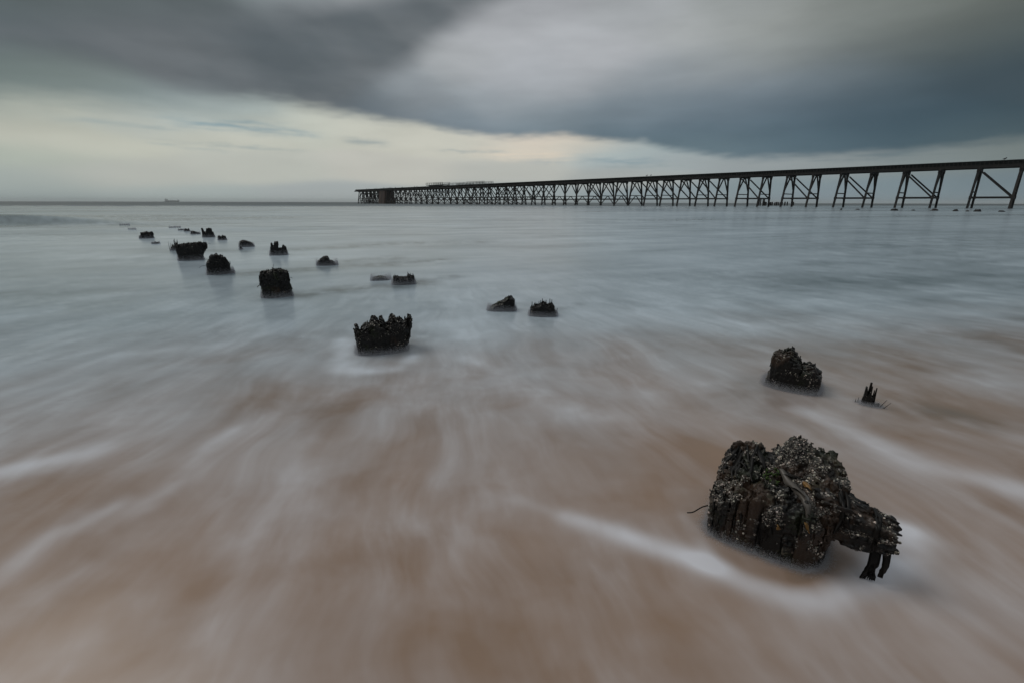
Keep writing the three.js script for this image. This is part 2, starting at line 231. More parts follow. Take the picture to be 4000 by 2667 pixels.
function seaColour(x, z, out) {
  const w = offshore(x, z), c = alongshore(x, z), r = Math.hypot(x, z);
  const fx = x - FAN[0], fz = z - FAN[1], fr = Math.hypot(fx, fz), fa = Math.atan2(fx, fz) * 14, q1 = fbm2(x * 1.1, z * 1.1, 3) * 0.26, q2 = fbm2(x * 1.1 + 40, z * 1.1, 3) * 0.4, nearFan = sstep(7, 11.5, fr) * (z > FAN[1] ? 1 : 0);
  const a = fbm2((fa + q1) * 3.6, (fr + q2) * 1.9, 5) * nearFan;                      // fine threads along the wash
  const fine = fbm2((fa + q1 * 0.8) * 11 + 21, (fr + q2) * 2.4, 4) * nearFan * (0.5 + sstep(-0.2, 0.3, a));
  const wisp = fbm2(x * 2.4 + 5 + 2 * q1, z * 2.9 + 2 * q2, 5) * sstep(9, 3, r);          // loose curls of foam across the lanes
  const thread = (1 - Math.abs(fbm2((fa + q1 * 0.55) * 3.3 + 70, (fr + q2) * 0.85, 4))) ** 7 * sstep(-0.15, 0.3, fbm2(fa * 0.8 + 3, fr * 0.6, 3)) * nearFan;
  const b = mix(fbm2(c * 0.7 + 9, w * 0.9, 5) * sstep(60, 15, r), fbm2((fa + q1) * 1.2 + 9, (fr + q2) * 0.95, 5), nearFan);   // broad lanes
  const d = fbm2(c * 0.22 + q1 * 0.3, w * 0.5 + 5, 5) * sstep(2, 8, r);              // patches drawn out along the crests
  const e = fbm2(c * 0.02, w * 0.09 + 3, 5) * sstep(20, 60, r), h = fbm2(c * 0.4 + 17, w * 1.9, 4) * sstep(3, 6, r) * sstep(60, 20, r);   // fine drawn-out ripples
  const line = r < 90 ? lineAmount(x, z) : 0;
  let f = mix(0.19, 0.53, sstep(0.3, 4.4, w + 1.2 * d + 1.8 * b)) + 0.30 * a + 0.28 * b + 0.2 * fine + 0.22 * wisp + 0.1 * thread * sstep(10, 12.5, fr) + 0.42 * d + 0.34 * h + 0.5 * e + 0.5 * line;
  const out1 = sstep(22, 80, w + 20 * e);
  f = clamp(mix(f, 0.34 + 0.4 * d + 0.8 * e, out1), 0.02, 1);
  const s = sstep(0.7, 4.6, 0.45 * w - 0.55 * z + 1.0 * b + 0.8 * d), o = openness(w, e), clear = 0.6 * clamp(-line);  // dark mix for clear wakes, also paints the shaded swell face
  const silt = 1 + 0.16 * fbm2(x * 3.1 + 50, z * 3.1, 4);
  for (let i = 0; i < 3; i++) out[i] = mix(mix(mix(mix(C_SAND[i] * silt, C_WATER_SKY[i], s), mix(C_FOAM[i], C_FOAM_SKY[i], s), f), C_WAKE_SWELL[i], clear), C_OPEN[i], o);
}
{
  const az = []; for (let a = -60; a < 60; a += 0.14) az.push(a); for (let a = 60; a < 300; a += 4) az.push(a);
  const rs = [0.05]; for (let p = 78; p > 4; p -= 0.15) rs.push(1 / Math.tan(p * R)); for (let p = 4; p > 1.6; p -= 0.05) rs.push(1 / Math.tan(p * R)); for (let p = 1.6; p > 0.06; p -= 0.025) rs.push(1 / Math.tan(p * R)); for (let r = 1100; r < 9500; r *= 1.22) rs.push(r);
  const nA = az.length, t = [0, 0, 0];
  const isOpen = (x, z) => { const w = offshore(x, z); return openness(w, fbm2(alongshore(x, z) * 0.02, w * 0.09 + 3, 5)) > 0.5; };
  function sheet(j0, j1, open) {
    const n = (j1 - j0 + 1) * nA, pos = new Float32Array(n * 3), col = new Float32Array(n * 3), idx = [];
    for (let j = j0; j <= j1; j++) for (let i = 0; i < nA; i++) {
      const x = Math.sin(az[i] * R) * rs[j], z = -Math.cos(az[i] * R) * rs[j], k = ((j - j0) * nA + i) * 3;
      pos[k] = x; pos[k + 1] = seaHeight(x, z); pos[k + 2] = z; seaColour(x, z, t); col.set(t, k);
      if (j > j0) { const i2 = (i + 1) % nA, A = (j - j0 - 1) * nA + i, B = (j - j0 - 1) * nA + i2, C = A + nA, E = B + nA; if (rs[j] > 300 ? open : rs[j] < 20 ? !open : isOpen(x, z) === open) idx.push(A, B, C, B, E, C); }
    }
    const g = new THREE.BufferGeometry(); g.setAttribute('position', new THREE.BufferAttribute(pos, 3)); g.setAttribute('color', new THREE.BufferAttribute(col, 3)); g.setIndex(idx); g.computeVertexNormals();
    if (g.attributes.normal.getY(1000) < 0) { const a = g.index.array; for (let i = 0; i < a.length; i += 3) { const s = a[i]; a[i] = a[i + 1]; a[i + 1] = s; } g.computeVertexNormals(); }
    return g;
  }
  const near = rs.findIndex((r) => r > 20), far = rs.findIndex((r) => r > 300);
  // the swash is drawn smooth and mirrors softly; out at sea the chop scatters what it mirrors
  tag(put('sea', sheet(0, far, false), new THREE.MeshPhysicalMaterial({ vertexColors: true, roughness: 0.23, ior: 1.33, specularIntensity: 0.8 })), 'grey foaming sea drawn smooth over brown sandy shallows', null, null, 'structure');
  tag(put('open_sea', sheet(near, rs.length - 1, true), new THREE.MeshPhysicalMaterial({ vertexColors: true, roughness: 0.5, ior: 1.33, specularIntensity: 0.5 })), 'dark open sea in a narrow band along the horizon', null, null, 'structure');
}

// ---------------------------------------------------------------- weathered timber: a field on a grid, meshed by surface nets
function surfaceNets(f, lo, hi, cell) {
  const n = [0, 1, 2].map((i) => Math.ceil((hi[i] - lo[i]) / cell) + 2), [nx, ny, nz] = n, F = new Float32Array(nx * ny * nz), id = new Int32Array(nx * ny * nz).fill(-1);
  for (let k = 0, p = 0; k < nz; k++) for (let j = 0; j < ny; j++) for (let i = 0; i < nx; i++, p++)
    F[p] = i === 0 || j === 0 || k === 0 || i === nx - 1 || j === ny - 1 || k === nz - 1 ? 1e-3 : f(lo[0] + i * cell, lo[1] + j * cell, lo[2] + k * cell);
  const P = [], N = [], I = [], sy = nx, sz = nx * ny, off = [0, 1, sy, sy + 1, sz, sz + 1, sz + sy, sz + sy + 1], ED = [[0, 1], [2, 3], [4, 5], [6, 7], [0, 2], [1, 3], [4, 6], [5, 7], [0, 4], [1, 5], [2, 6], [3, 7]];
  for (let k = 0; k < nz - 1; k++) for (let j = 0; j < ny - 1; j++) for (let i = 0; i < nx - 1; i++) {
    const p = i + j * sy + k * sz; let m = 0; for (let q = 0; q < 8; q++) if (F[p + off[q]] < 0) m |= 1 << q;
    if (m === 0 || m === 255) continue;
    let x = 0, y = 0, z = 0, c = 0;
    for (const [a, b] of ED) { const fa = F[p + off[a]], fb = F[p + off[b]]; if (fa < 0 === fb < 0) continue; const t = fa / (fa - fb); x += mix(a & 1, b & 1, t); y += mix((a >> 1) & 1, (b >> 1) & 1, t); z += mix(a >> 2, b >> 2, t); c++; }
    id[p] = P.length / 3; P.push(lo[0] + (i + x / c) * cell, lo[1] + (j + y / c) * cell, lo[2] + (k + z / c) * cell);
    const g = (o) => F[p + o]; let gx = g(1) - g(0) + g(sy + 1) - g(sy) + g(sz + 1) - g(sz) + g(sz + sy + 1) - g(sz + sy), gy = g(sy) - g(0) + g(sy + 1) - g(1) + g(sz + sy) - g(sz) + g(sz + sy + 1) - g(sz + 1), gz = g(sz) - g(0) + g(sz + 1) - g(1) + g(sz + sy) - g(sy) + g(sz + sy + 1) - g(sy + 1);
    const l = Math.hypot(gx, gy, gz) || 1; N.push(gx / l, gy / l, gz / l);
  }
  const quad = (a, b, c, d, flip) => { if (a < 0 || b < 0 || c < 0 || d < 0) return; if (flip) I.push(a, c, b, a, d, c); else I.push(a, b, c, a, c, d); };
  for (let k = 1; k < nz - 1; k++) for (let j = 1; j < ny - 1; j++) for (let i = 1; i < nx - 1; i++) {
    const p = i + j * sy + k * sz, s = F[p] < 0;
    if (s !== F[p + 1] < 0) quad(id[p - sy - sz], id[p - sz], id[p], id[p - sy], !s);
    if (s !== F[p + sy] < 0) quad(id[p - 1 - sz], id[p - 1], id[p], id[p - sz], !s);
    if (s !== F[p + sz] < 0) quad(id[p - 1 - sy], id[p - sy], id[p], id[p - 1], !s);
  }
  const g = new THREE.BufferGeometry();
  g.setAttribute('position', new THREE.Float32BufferAttribute(P, 3)); g.setAttribute('normal', new THREE.Float32BufferAttribute(N, 3)); g.setIndex(I);
  return g;
}
function polygonField(poly, cell) {                                   // signed distance to the outline, tabulated
  let u0 = 1e9, u1 = -1e9, y0 = 1e9, y1 = -1e9; for (const [u, y] of poly) { u0 = Math.min(u0, u); u1 = Math.max(u1, u); y0 = Math.min(y0, y); y1 = Math.max(y1, y); }
  u0 -= 0.04; u1 += 0.04; y0 -= 0.04; y1 += 0.06; const nu = Math.ceil((u1 - u0) / cell) + 2, ny = Math.ceil((y1 - y0) / cell) + 2, T = new Float32Array(nu * ny);
  for (let j = 0; j < ny; j++) for (let i = 0; i < nu; i++) {
    const x = u0 + i * cell, y = y0 + j * cell; let d = 1e9, inside = false;
    for (let a = 0, b = poly.length - 1; a < poly.length; b = a++) {
      const [ax, ay] = poly[a], [bx, by] = poly[b], ex = bx - ax, ey = by - ay, t = clamp(((x - ax) * ex + (y - ay) * ey) / (ex * ex + ey * ey || 1e-9));
      d = Math.min(d, Math.hypot(x - ax - t * ex, y - ay - t * ey)); if (ay > y !== by > y && x < (bx - ax) * (y - ay) / (by - ay) + ax) inside = !inside;
    }
    T[j * nu + i] = inside ? -d : d;
  }
  const f = (u, y) => { const a = clamp((u - u0) / cell, 0, nu - 1.001), b = clamp((y - y0) / cell, 0, ny - 1.001), i = Math.floor(a), j = Math.floor(b), s = a - i, t = b - j, p = j * nu + i; return mix(mix(T[p], T[p + 1], s), mix(T[p + nu], T[p + nu + 1], s), t); };
  return Object.assign(f, { u0: u0 + 0.04, u1: u1 - 0.04, y1: y1 - 0.06 });
}
const smax = (a, b, k) => { const h = clamp(0.5 + 0.5 * (a - b) / k); return mix(b, a, h) + k * h * (1 - h); };
// colours of the growth on the wood (linear): bare wet wood, black weed film, barnacle crust, green weed
const C_BARE = [0.042, 0.026, 0.017], C_BLACK = [0.007, 0.0065, 0.006], C_CRUST = [0.15, 0.132, 0.11], C_GREEN = [0.022, 0.032, 0.008];
function paintTimber(g, o) {
  const p = g.attributes.position, n = g.attributes.normal, c = new Float32Array(p.count * 3), q = o.seed * 3.1;
  for (let i = 0; i < p.count; i++) {
    const x = p.getX(i), y = p.getY(i), z = p.getZ(i), k = i * 3;
    const big = noise3(x * 9 + q, y * 6, z * 9), grain = noise3(x * 70 + q, y * 7, z * 70), fine = noise3(x * 170, y * 170 + q, z * 170), blot = noise3(x * 28, y * 28 + q, z * 28);
    const bare = sstep(0.0, 0.35, big + 0.25 * grain + o.bare), crust = sstep(0.1, 0.35, fine * 0.7 + blot * 0.5 + big * -0.25 + o.crust), green = o.green * sstep(0.12, 0.4, noise3(x * 14 + 7, y * 14, z * 14 + q) + 0.3 * fine + 0.4 * n.getY(i) - 0.25);
    for (let a = 0; a < 3; a++) { let v = mix(C_BLACK[a], C_BARE[a] * (0.7 + 0.6 * Math.abs(grain)), bare); v = mix(v, C_CRUST[a] * (0.55 + 0.8 * Math.abs(blot)), crust); c[k + a] = mix(v, C_GREEN[a], green); }
  }
  g.setAttribute('color', new THREE.BufferAttribute(c, 3));
}
const timber = new THREE.MeshPhysicalMaterial({ vertexColors: true, roughness: 0.4, specularIntensity: 0.6 });
const weedBlack = new THREE.MeshPhysicalMaterial({ color: new THREE.Color(0.008, 0.007, 0.006), roughness: 0.42, specularIntensity: 0.45 });
const weedOlive = new THREE.MeshPhysicalMaterial({ color: new THREE.Color(0.10, 0.075, 0.03), roughness: 0.4, transmission: 0.25, thickness: 0 });
const weedPale = new THREE.MeshPhysicalMaterial({ color: new THREE.Color(0.12, 0.105, 0.09), roughness: 0.4, transmission: 0.3, thickness: 0 });
const weedAmber = new THREE.MeshPhysicalMaterial({ color: new THREE.Color(0.26, 0.13, 0.02), roughness: 0.45, transmission: 0.3, thickness: 0 });

const splinterMat = new THREE.MeshPhysicalMaterial({ color: new THREE.Color(0.011, 0.0095, 0.0085), roughness: 0.55, specularIntensity: 0.5 });
const barnacleGeo = (() => {                                          // a ribbed cone with a mouth
  const pr = [[1, 0], [0.86, 0.35], [0.6, 0.75], [0.42, 0.8], [0.3, 0.45], [0, 0.35]].map(([r, y]) => new THREE.Vector2(r, y)), g = new THREE.LatheGeometry(pr, 7), p = g.attributes.position;
  for (let i = 0; i < p.count; i++) { const a = Math.atan2(p.getZ(i), p.getX(i)), s = 1 + 0.16 * Math.sin(a * 7 + 0.4); p.setX(i, p.getX(i) * s); p.setZ(i, p.getZ(i) * s); }
  g.computeVertexNormals(); return g;
})();
const barnacleMat = new THREE.MeshStandardMaterial({ color: 0xffffff, roughness: 0.6 });
function barnacles(geo, count, size, parent, ok, seedAt) {
  seed = seedAt;
  const p = geo.attributes.position, n = geo.attributes.normal, list = []; let tries = 0;
  while (list.length < count && tries++ < count * 40) { const i = Math.floor(rnd() * p.count); if (ok(p.getX(i), p.getY(i), p.getZ(i), n.getY(i))) list.push(i); }
  const m = new THREE.InstancedMesh(barnacleGeo, barnacleMat, list.length), M = new THREE.Matrix4(), Q = new THREE.Quaternion(), q2 = new THREE.Quaternion(), c = new THREE.Color();
  list.forEach((i, k) => {
    const nn = V(n.getX(i) + (rnd() - 0.5) * 0.7, n.getY(i) + (rnd() - 0.5) * 0.7, n.getZ(i) + (rnd() - 0.5) * 0.7).normalize(), s = size * (0.45 + 1.1 * rnd() * rnd());
    Q.setFromUnitVectors(V(0, 1, 0), nn).multiply(q2.setFromAxisAngle(V(0, 1, 0), rnd() * 6.3));
    M.compose(V(p.getX(i), p.getY(i), p.getZ(i)).addScaledVector(nn, -s * 0.15), Q, V(s, s * (0.7 + 0.7 * rnd()), s)); m.setMatrixAt(k, M);
    const v = rnd(), t = v < 0.16 ? 0.55 : v < 0.42 ? 0.2 : 0.07; m.setColorAt(k, c.setRGB(t * (0.9 + 0.2 * rnd()), t * 0.9, t * (0.72 + 0.12 * rnd())));
  });
  m.name = 'barnacle_crust'; m.userData.kind = 'stuff'; m.castShadow = m.receiveShadow = true; parent.add(m); return m;
}
function ribbon(points, width, twist = 0.6, thick = 0.0012) {          // a strap of weed along a curve, tapering, with thickness
  const cv = new THREE.CatmullRomCurve3(points), n = 22, P = [], I = [], up = V(0.2, 1, 0.1);
  for (let i = 0; i <= n; i++) {
    const t = i / n, c = cv.getPoint(t), d = cv.getTangent(t), s = V(0, 0, 0).crossVectors(d, up).normalize().applyAxisAngle(d, twist * Math.sin(t * 5)), m = V(0, 0, 0).crossVectors(s, d), w = width * (0.35 + 0.9 * Math.sin(Math.PI * (0.12 + 0.8 * t))) * 0.5 * (1 + 0.25 * noise2(t * 9, width * 900));
    for (const [a, b] of [[-1, -0.3], [0, 1], [1, -0.3], [0, -1]]) { const q = c.clone().addScaledVector(s, a * w).addScaledVector(m, b * thick); P.push(q.x, q.y, q.z); }
    if (i) for (let a = 0; a < 4; a++) { const A = (i - 1) * 4 + a, B = (i - 1) * 4 + (a + 1) % 4; I.push(A, A + 4, B, B, A + 4, B + 4); }
  }
  const e = n * 4; I.push(0, 1, 2, 0, 2, 3, e, e + 2, e + 1, e, e + 3, e + 2);
  const g = new THREE.BufferGeometry(); g.setAttribute('position', new THREE.Float32BufferAttribute(P, 3)); g.setIndex(I); g.computeVertexNormals(); return g;
}

const frothSpots = [];                                                // where water churns: [geometry, thing]
function outlineStump(spec, look) {
  const [key, [x, z], turn, depth, poly0] = spec, cut = look.cut || 1, poly = poly0.map(([u, y]) => [u, y > 0 ? y * cut : y]), o = { seed: poly.length + x * 3, bare: -0.5, crust: -0.45, green: 0, rough: 1, ...look };
  const w = Math.abs(poly[poly.length - 1][0] - poly[0][0]), cell = o.cell || Math.max(0.0042, Math.hypot(x, z) * 0.00085), P = polygonField(poly, cell * 0.7), H = Math.max(0.03, P.y1), uc = (poly[0][0] + poly[poly.length - 1][0]) / 2, q = o.seed;
  const fs = o.fibre || 0.022, amp = Math.min(1, w / 0.3);
  const f = (u, y, v) => {
    const ci = Math.floor(u / fs + 0.7 * noise2(v * 30, q)), cj = Math.floor(v / fs + 0.7 * noise2(u * 30, q + 5)), drop = hash2(ci + 60, cj + 90, Math.floor(q) & 63) ** 1.8 * (o.drop ?? 0.34) * H;
    const yy = y + drop * clamp(y / H, 0, 1.2), uu = u + 0.007 * amp * noise3(v * 22 + q, y * 5, u * 10), d2 = P(uu, yy) - 0.002;
    const grow = 1 + 0.5 * clamp((Math.abs(u - uc) - w / 2) / w, 0, 1), e = clamp(Math.abs(u - uc) / (w * 0.56), 0, 1.2), dv = Math.abs(v) - depth / 2 * grow * (1 - 0.34 * e * e * e);
    let d = smax(d2, dv, 0.012 * amp);
    d += amp * (0.0085 * (0.55 - Math.abs(noise3(u * 42 + q, y * 3.2, v * 42))) * -1 * 0.9 + 0.0045 * noise3(u * 60, y * 48 + q, v * 60) * o.rough + 0.0026 * noise3(u * 150, y * 120, v * 150 + q) * o.rough);
    return d;
  };
  const g = surfaceNets(f, [P.u0 - 0.02, -0.085, -depth * 0.75 - 0.01], [P.u1 + 0.02, P.y1 + 0.02, depth * 0.75 + 0.01], cell);
  paintTimber(g, o);
  const t = base('timber_stump', x, 0, z, turn);
  tag(t, o.label, 'stump', 'worn timber stumps of a vanished jetty');
  put('timber', g, timber, t);
  if (o.barnacles) barnacles(g, o.barnacles, o.size || 0.005, t, (X, Y, Z) => Y > 0.0 && noise3(X * 16 + q, Y * 16, Z * 16) + 0.5 * noise3(X * 50, Y * 50 + q, Z * 50) > o.spread, 50 + poly.length);
  if (o.jag) { seed = 300 + poly.length * 7; const mid = (poly0[0][0] + poly0[poly0.length - 1][0]) / 2; o.splinters = (o.splinters || []).slice(); for (const [u, y] of poly0) if (y > H * 0.35) for (let k = 0; k < 2; k++) o.splinters.push([mid + (u - mid) * 0.93 + (rnd() - 0.5) * 0.02, y * (0.86 + 0.2 * rnd()), w * (0.04 + 0.05 * rnd()) * (o.stub || 1), (rnd() - 0.3) * depth * 0.6, (rnd() - 0.5) * 0.2, y * 0.72]); }
  if (o.splinters) for (const [u, top, sw, dv = 0, lean = 0, foot = -0.05] of o.splinters) {        // broken strips of the grain that stand up on their own
    const sg = new THREE.CylinderGeometry(sw * 0.14, sw * 0.5, top - foot, 5, 4); { const sp = sg.attributes.position; for (let i = 0; i < sp.count; i++) { const k2 = 1 + 0.35 * noise3(sp.getX(i) * 90 + u * 70, sp.getY(i) * 40, sp.getZ(i) * 90); sp.setX(i, sp.getX(i) * k2 + lean * (sp.getY(i) + 0.05)); sp.setZ(i, sp.getZ(i) * k2); } sg.computeVertexNormals(); }
    const sm = put('splinter', sg, splinterMat, t); sm.position.set(u, (top + foot) / 2, dv);
  }
  if (o.extra) o.extra(t, f);
  frothSpots.push([g, t, w]);
  return t;
}
const twig = (t, pts, r) => put('weed_stalk', new THREE.TubeGeometry(new THREE.CatmullRomCurve3(pts), 12, r, 5), weedBlack, t);
const LOOKS = {
  long_low_block: { jag: true, stub: 1.7, label: 'far low wide block-shaped stump, leftmost of the bigger stumps', cell: 0.011 },
  tiny_row: { label: 'tiny toothed stump barely above water, below the far left block', cell: 0.005 },
  far_small: { jag: true, label: 'small far stump with one spike, left of the far wedge', cell: 0.007 },
  far_wedge: { label: 'low far stump sloping down to the right beside the leaning-prong stump', cell: 0.008 },
  post_and_block: { jag: true, label: 'far stump with a thin leaning prong on its left and a square block', cell: 0.009 },
  small_crown: { jag: true, label: 'small jagged far stump just right of the leaning-prong stump', cell: 0.007 },
  slivers: { jag: true, label: 'thin sharp slivers of timber standing behind the wide flared stump', cut: 0.75, fibre: 0.014, splinters: [[-0.1, 0.19, 0.012, 0.02], [-0.07, 0.16, 0.014, 0], [-0.05, 0.13, 0.016, 0.02], [0.0, 0.22, 0.03, 0], [0.014, 0.245, 0.024, 0.01], [0.06, 0.17, 0.016, 0]] },
  flared: { jag: true, stub: 1.1, label: 'wide black stump flaring towards its top, cut flat', barnacles: 160, size: 0.006, spread: 0.4, rough: 2.6, extra: (t) => { twig(t, [V(0.28, 0.27, 0), V(0.31, 0.272, 0.01), V(0.345, 0.268, 0.0)], 0.002); } },
  dome: { jag: true, stub: 1.7, label: 'rounded black stump shaggy with weed, in front of the flared stump', rough: 3, barnacles: 120, size: 0.005, spread: 0.35, extra: (t) => { twig(t, [V(-0.15, 0.115, -0.02), V(-0.2, 0.115, -0.03), V(-0.245, 0.09, -0.04)], 0.002); twig(t, [V(0.14, 0.11, 0), V(0.145, 0.13, 0), V(0.144, 0.165, 0)], 0.003); } },
  loaf: { jag: true, stub: 1.7, label: 'loaf-shaped dark stump right of the far group, sloping right' },
  two_prong: { jag: true, label: 'stump with two broken upright prongs and a notch on its right' },
  peak: { jag: true, stub: 1.7, label: 'low peaked dark stump tailing off to the right', rough: 2.2 },
  square: { jag: true, stub: 1.7, label: 'tall square weed-hung stump with a stalk sticking straight up', rough: 3, green: 0.6, barnacles: 240, size: 0.0045, spread: 0.35, extra: (t) => { twig(t, [V(0.012, 0.26, 0), V(0.008, 0.3, 0), V(0.01, 0.325, 0.002), V(0.014, 0.345, 0)], 0.0022); twig(t, [V(0.13, 0.2, 0), V(0.165, 0.19, 0), V(0.185, 0.178, 0)], 0.0022); twig(t, [V(-0.14, 0.12, -0.05), V(-0.165, 0.11, -0.06), V(-0.175, 0.095, -0.06)], 0.004); } },
  awash: { label: 'nearly drowned low stump left of the straight-sided stump', green: 0.3 },
  straight: { jag: true, label: 'straight-sided short stump with one spike near its right edge', cut: 0.85, fibre: 0.015, splinters: [[-0.118, 0.12, 0.014, 0.05], [-0.1, 0.125, 0.016, 0.0], [0.065, 0.15, 0.013, -0.02], [0.05, 0.12, 0.014, 0.04], [0.1, 0.135, 0.02, 0.02], [0.122, 0.135, 0.014, 0.05]] },
  crown: { jag: true, label: 'crown-shaped barnacled stump ringed by white foam, tallest prong at right', cell: 0.003, drop: 0.3, splinters: [[-0.152, 0.165, 0.016, 0.02, -0.1], [-0.03, 0.215, 0.014, 0.05], [0.0, 0.215, 0.018, 0.02], [0.04, 0.19, 0.012, 0.06, 0.15], [0.13, 0.21, 0.018, 0.03]], green: 0.35, rough: 1.4, barnacles: 1500, size: 0.0042, spread: 0.12, fibre: 0.018 },
  wedge: { label: 'smooth wedge-shaped stump with green moss on its peak', green: 1, rough: 0.7, barnacles: 60, size: 0.004, spread: 0.3 },
  comb: { label: 'comb-like stump of many thin upright splinters beside the mossy wedge', cut: 0.76, splinters: [-0.1, -0.088, -0.07, -0.055, -0.035, -0.02, -0.004, 0.012, 0.03, 0.05, 0.066, 0.083, 0.1].map((u, i) => [u, [0.105, 0.09, 0.12, 0.1, 0.125, 0.118, 0.145, 0.135, 0.128, 0.112, 0.135, 0.138, 0.1][i] * 1.06, 0.019, ((i * 7) % 5 - 1.5) * 0.025, 0]).concat([[0.112, 0.07, 0.009, 0.02, 0.25]]), fibre: 0.011, rough: 1.2, barnacles: 150, size: 0.0035, spread: 0.3 },
  split: { jag: true, label: 'tall split stump with brown bare splinters and barnacled right half', cell: 0.0026, drop: 0.16, splinters: [[0.028, 0.135, 0.02, 0.03], [0.022, 0.15, 0.016, 0.0], [0.01, 0.175, 0.018, -0.03], [0.048, 0.115, 0.026, 0.07], [0.06, 0.12, 0.018, 0.05]], bare: 0.0, green: 0.35, rough: 1.2, barnacles: 1300, size: 0.0034, spread: 0.16, fibre: 0.018 },
  spiky: { label: 'small cluster of sharp black splinters right of the split stump', cut: 0.9, splinters: [[-0.013, 0.122, 0.03, 0.0], [-0.006, 0.105, 0.022, 0.008], [0.006, 0.085, 0.016, 0.0], [0.013, 0.097, 0.018, -0.006], [0.018, 0.05, 0.007, 0.01, 0.45], [0.024, 0.04, 0.007, 0.012, 0.6], [-0.06, 0.022, 0.006, 0.01], [-0.05, 0.03, 0.006, 0.0]], cell: 0.0018, fibre: 0.009, rough: 0.5, barnacles: 25, size: 0.0022, spread: 0.2 },
};
for (const s of STUMPS) outlineStump(s, LOOKS[s[0]]);
for (const [x, z, w, hh, label] of [[-16.46, -19.89, 0.3, 0.03, 'faint drowned stump tip farthest left in the water'], [-13.97, -17.18, 0.2, 0.03, 'faint drowned stump tip left of the low wide block'], [-13.27, -18.25, 0.16, 0.05, 'tiny dark stump tip above the far left block, left of two'], [-13.18, -18.44, 0.15, 0.06, 'tiny dark stump tip above the far left block, right of two'], [-12.09, -17.1, 0.2, 0.05, 'tiny rounded stump tip left of the small spiked far stump'],
  [-5.96, -10.14, 0.05, 0.07, 'tiny upright peg left of the loaf-shaped stump']])
  outlineStump(['tip', [x, z], -Math.atan2(x, -z), w * 0.7, [[-w / 2, -0.1], [-w * 0.5, hh * 0.4], [-w * 0.3, hh * 0.8], [-w * 0.12, hh], [w * 0.1, hh * 0.7], [w * 0.3, hh * 0.85], [w * 0.5, hh * 0.3], [w / 2, -0.1]]], { label, cell: Math.max(0.0022, w / 24), fibre: 0.02 });

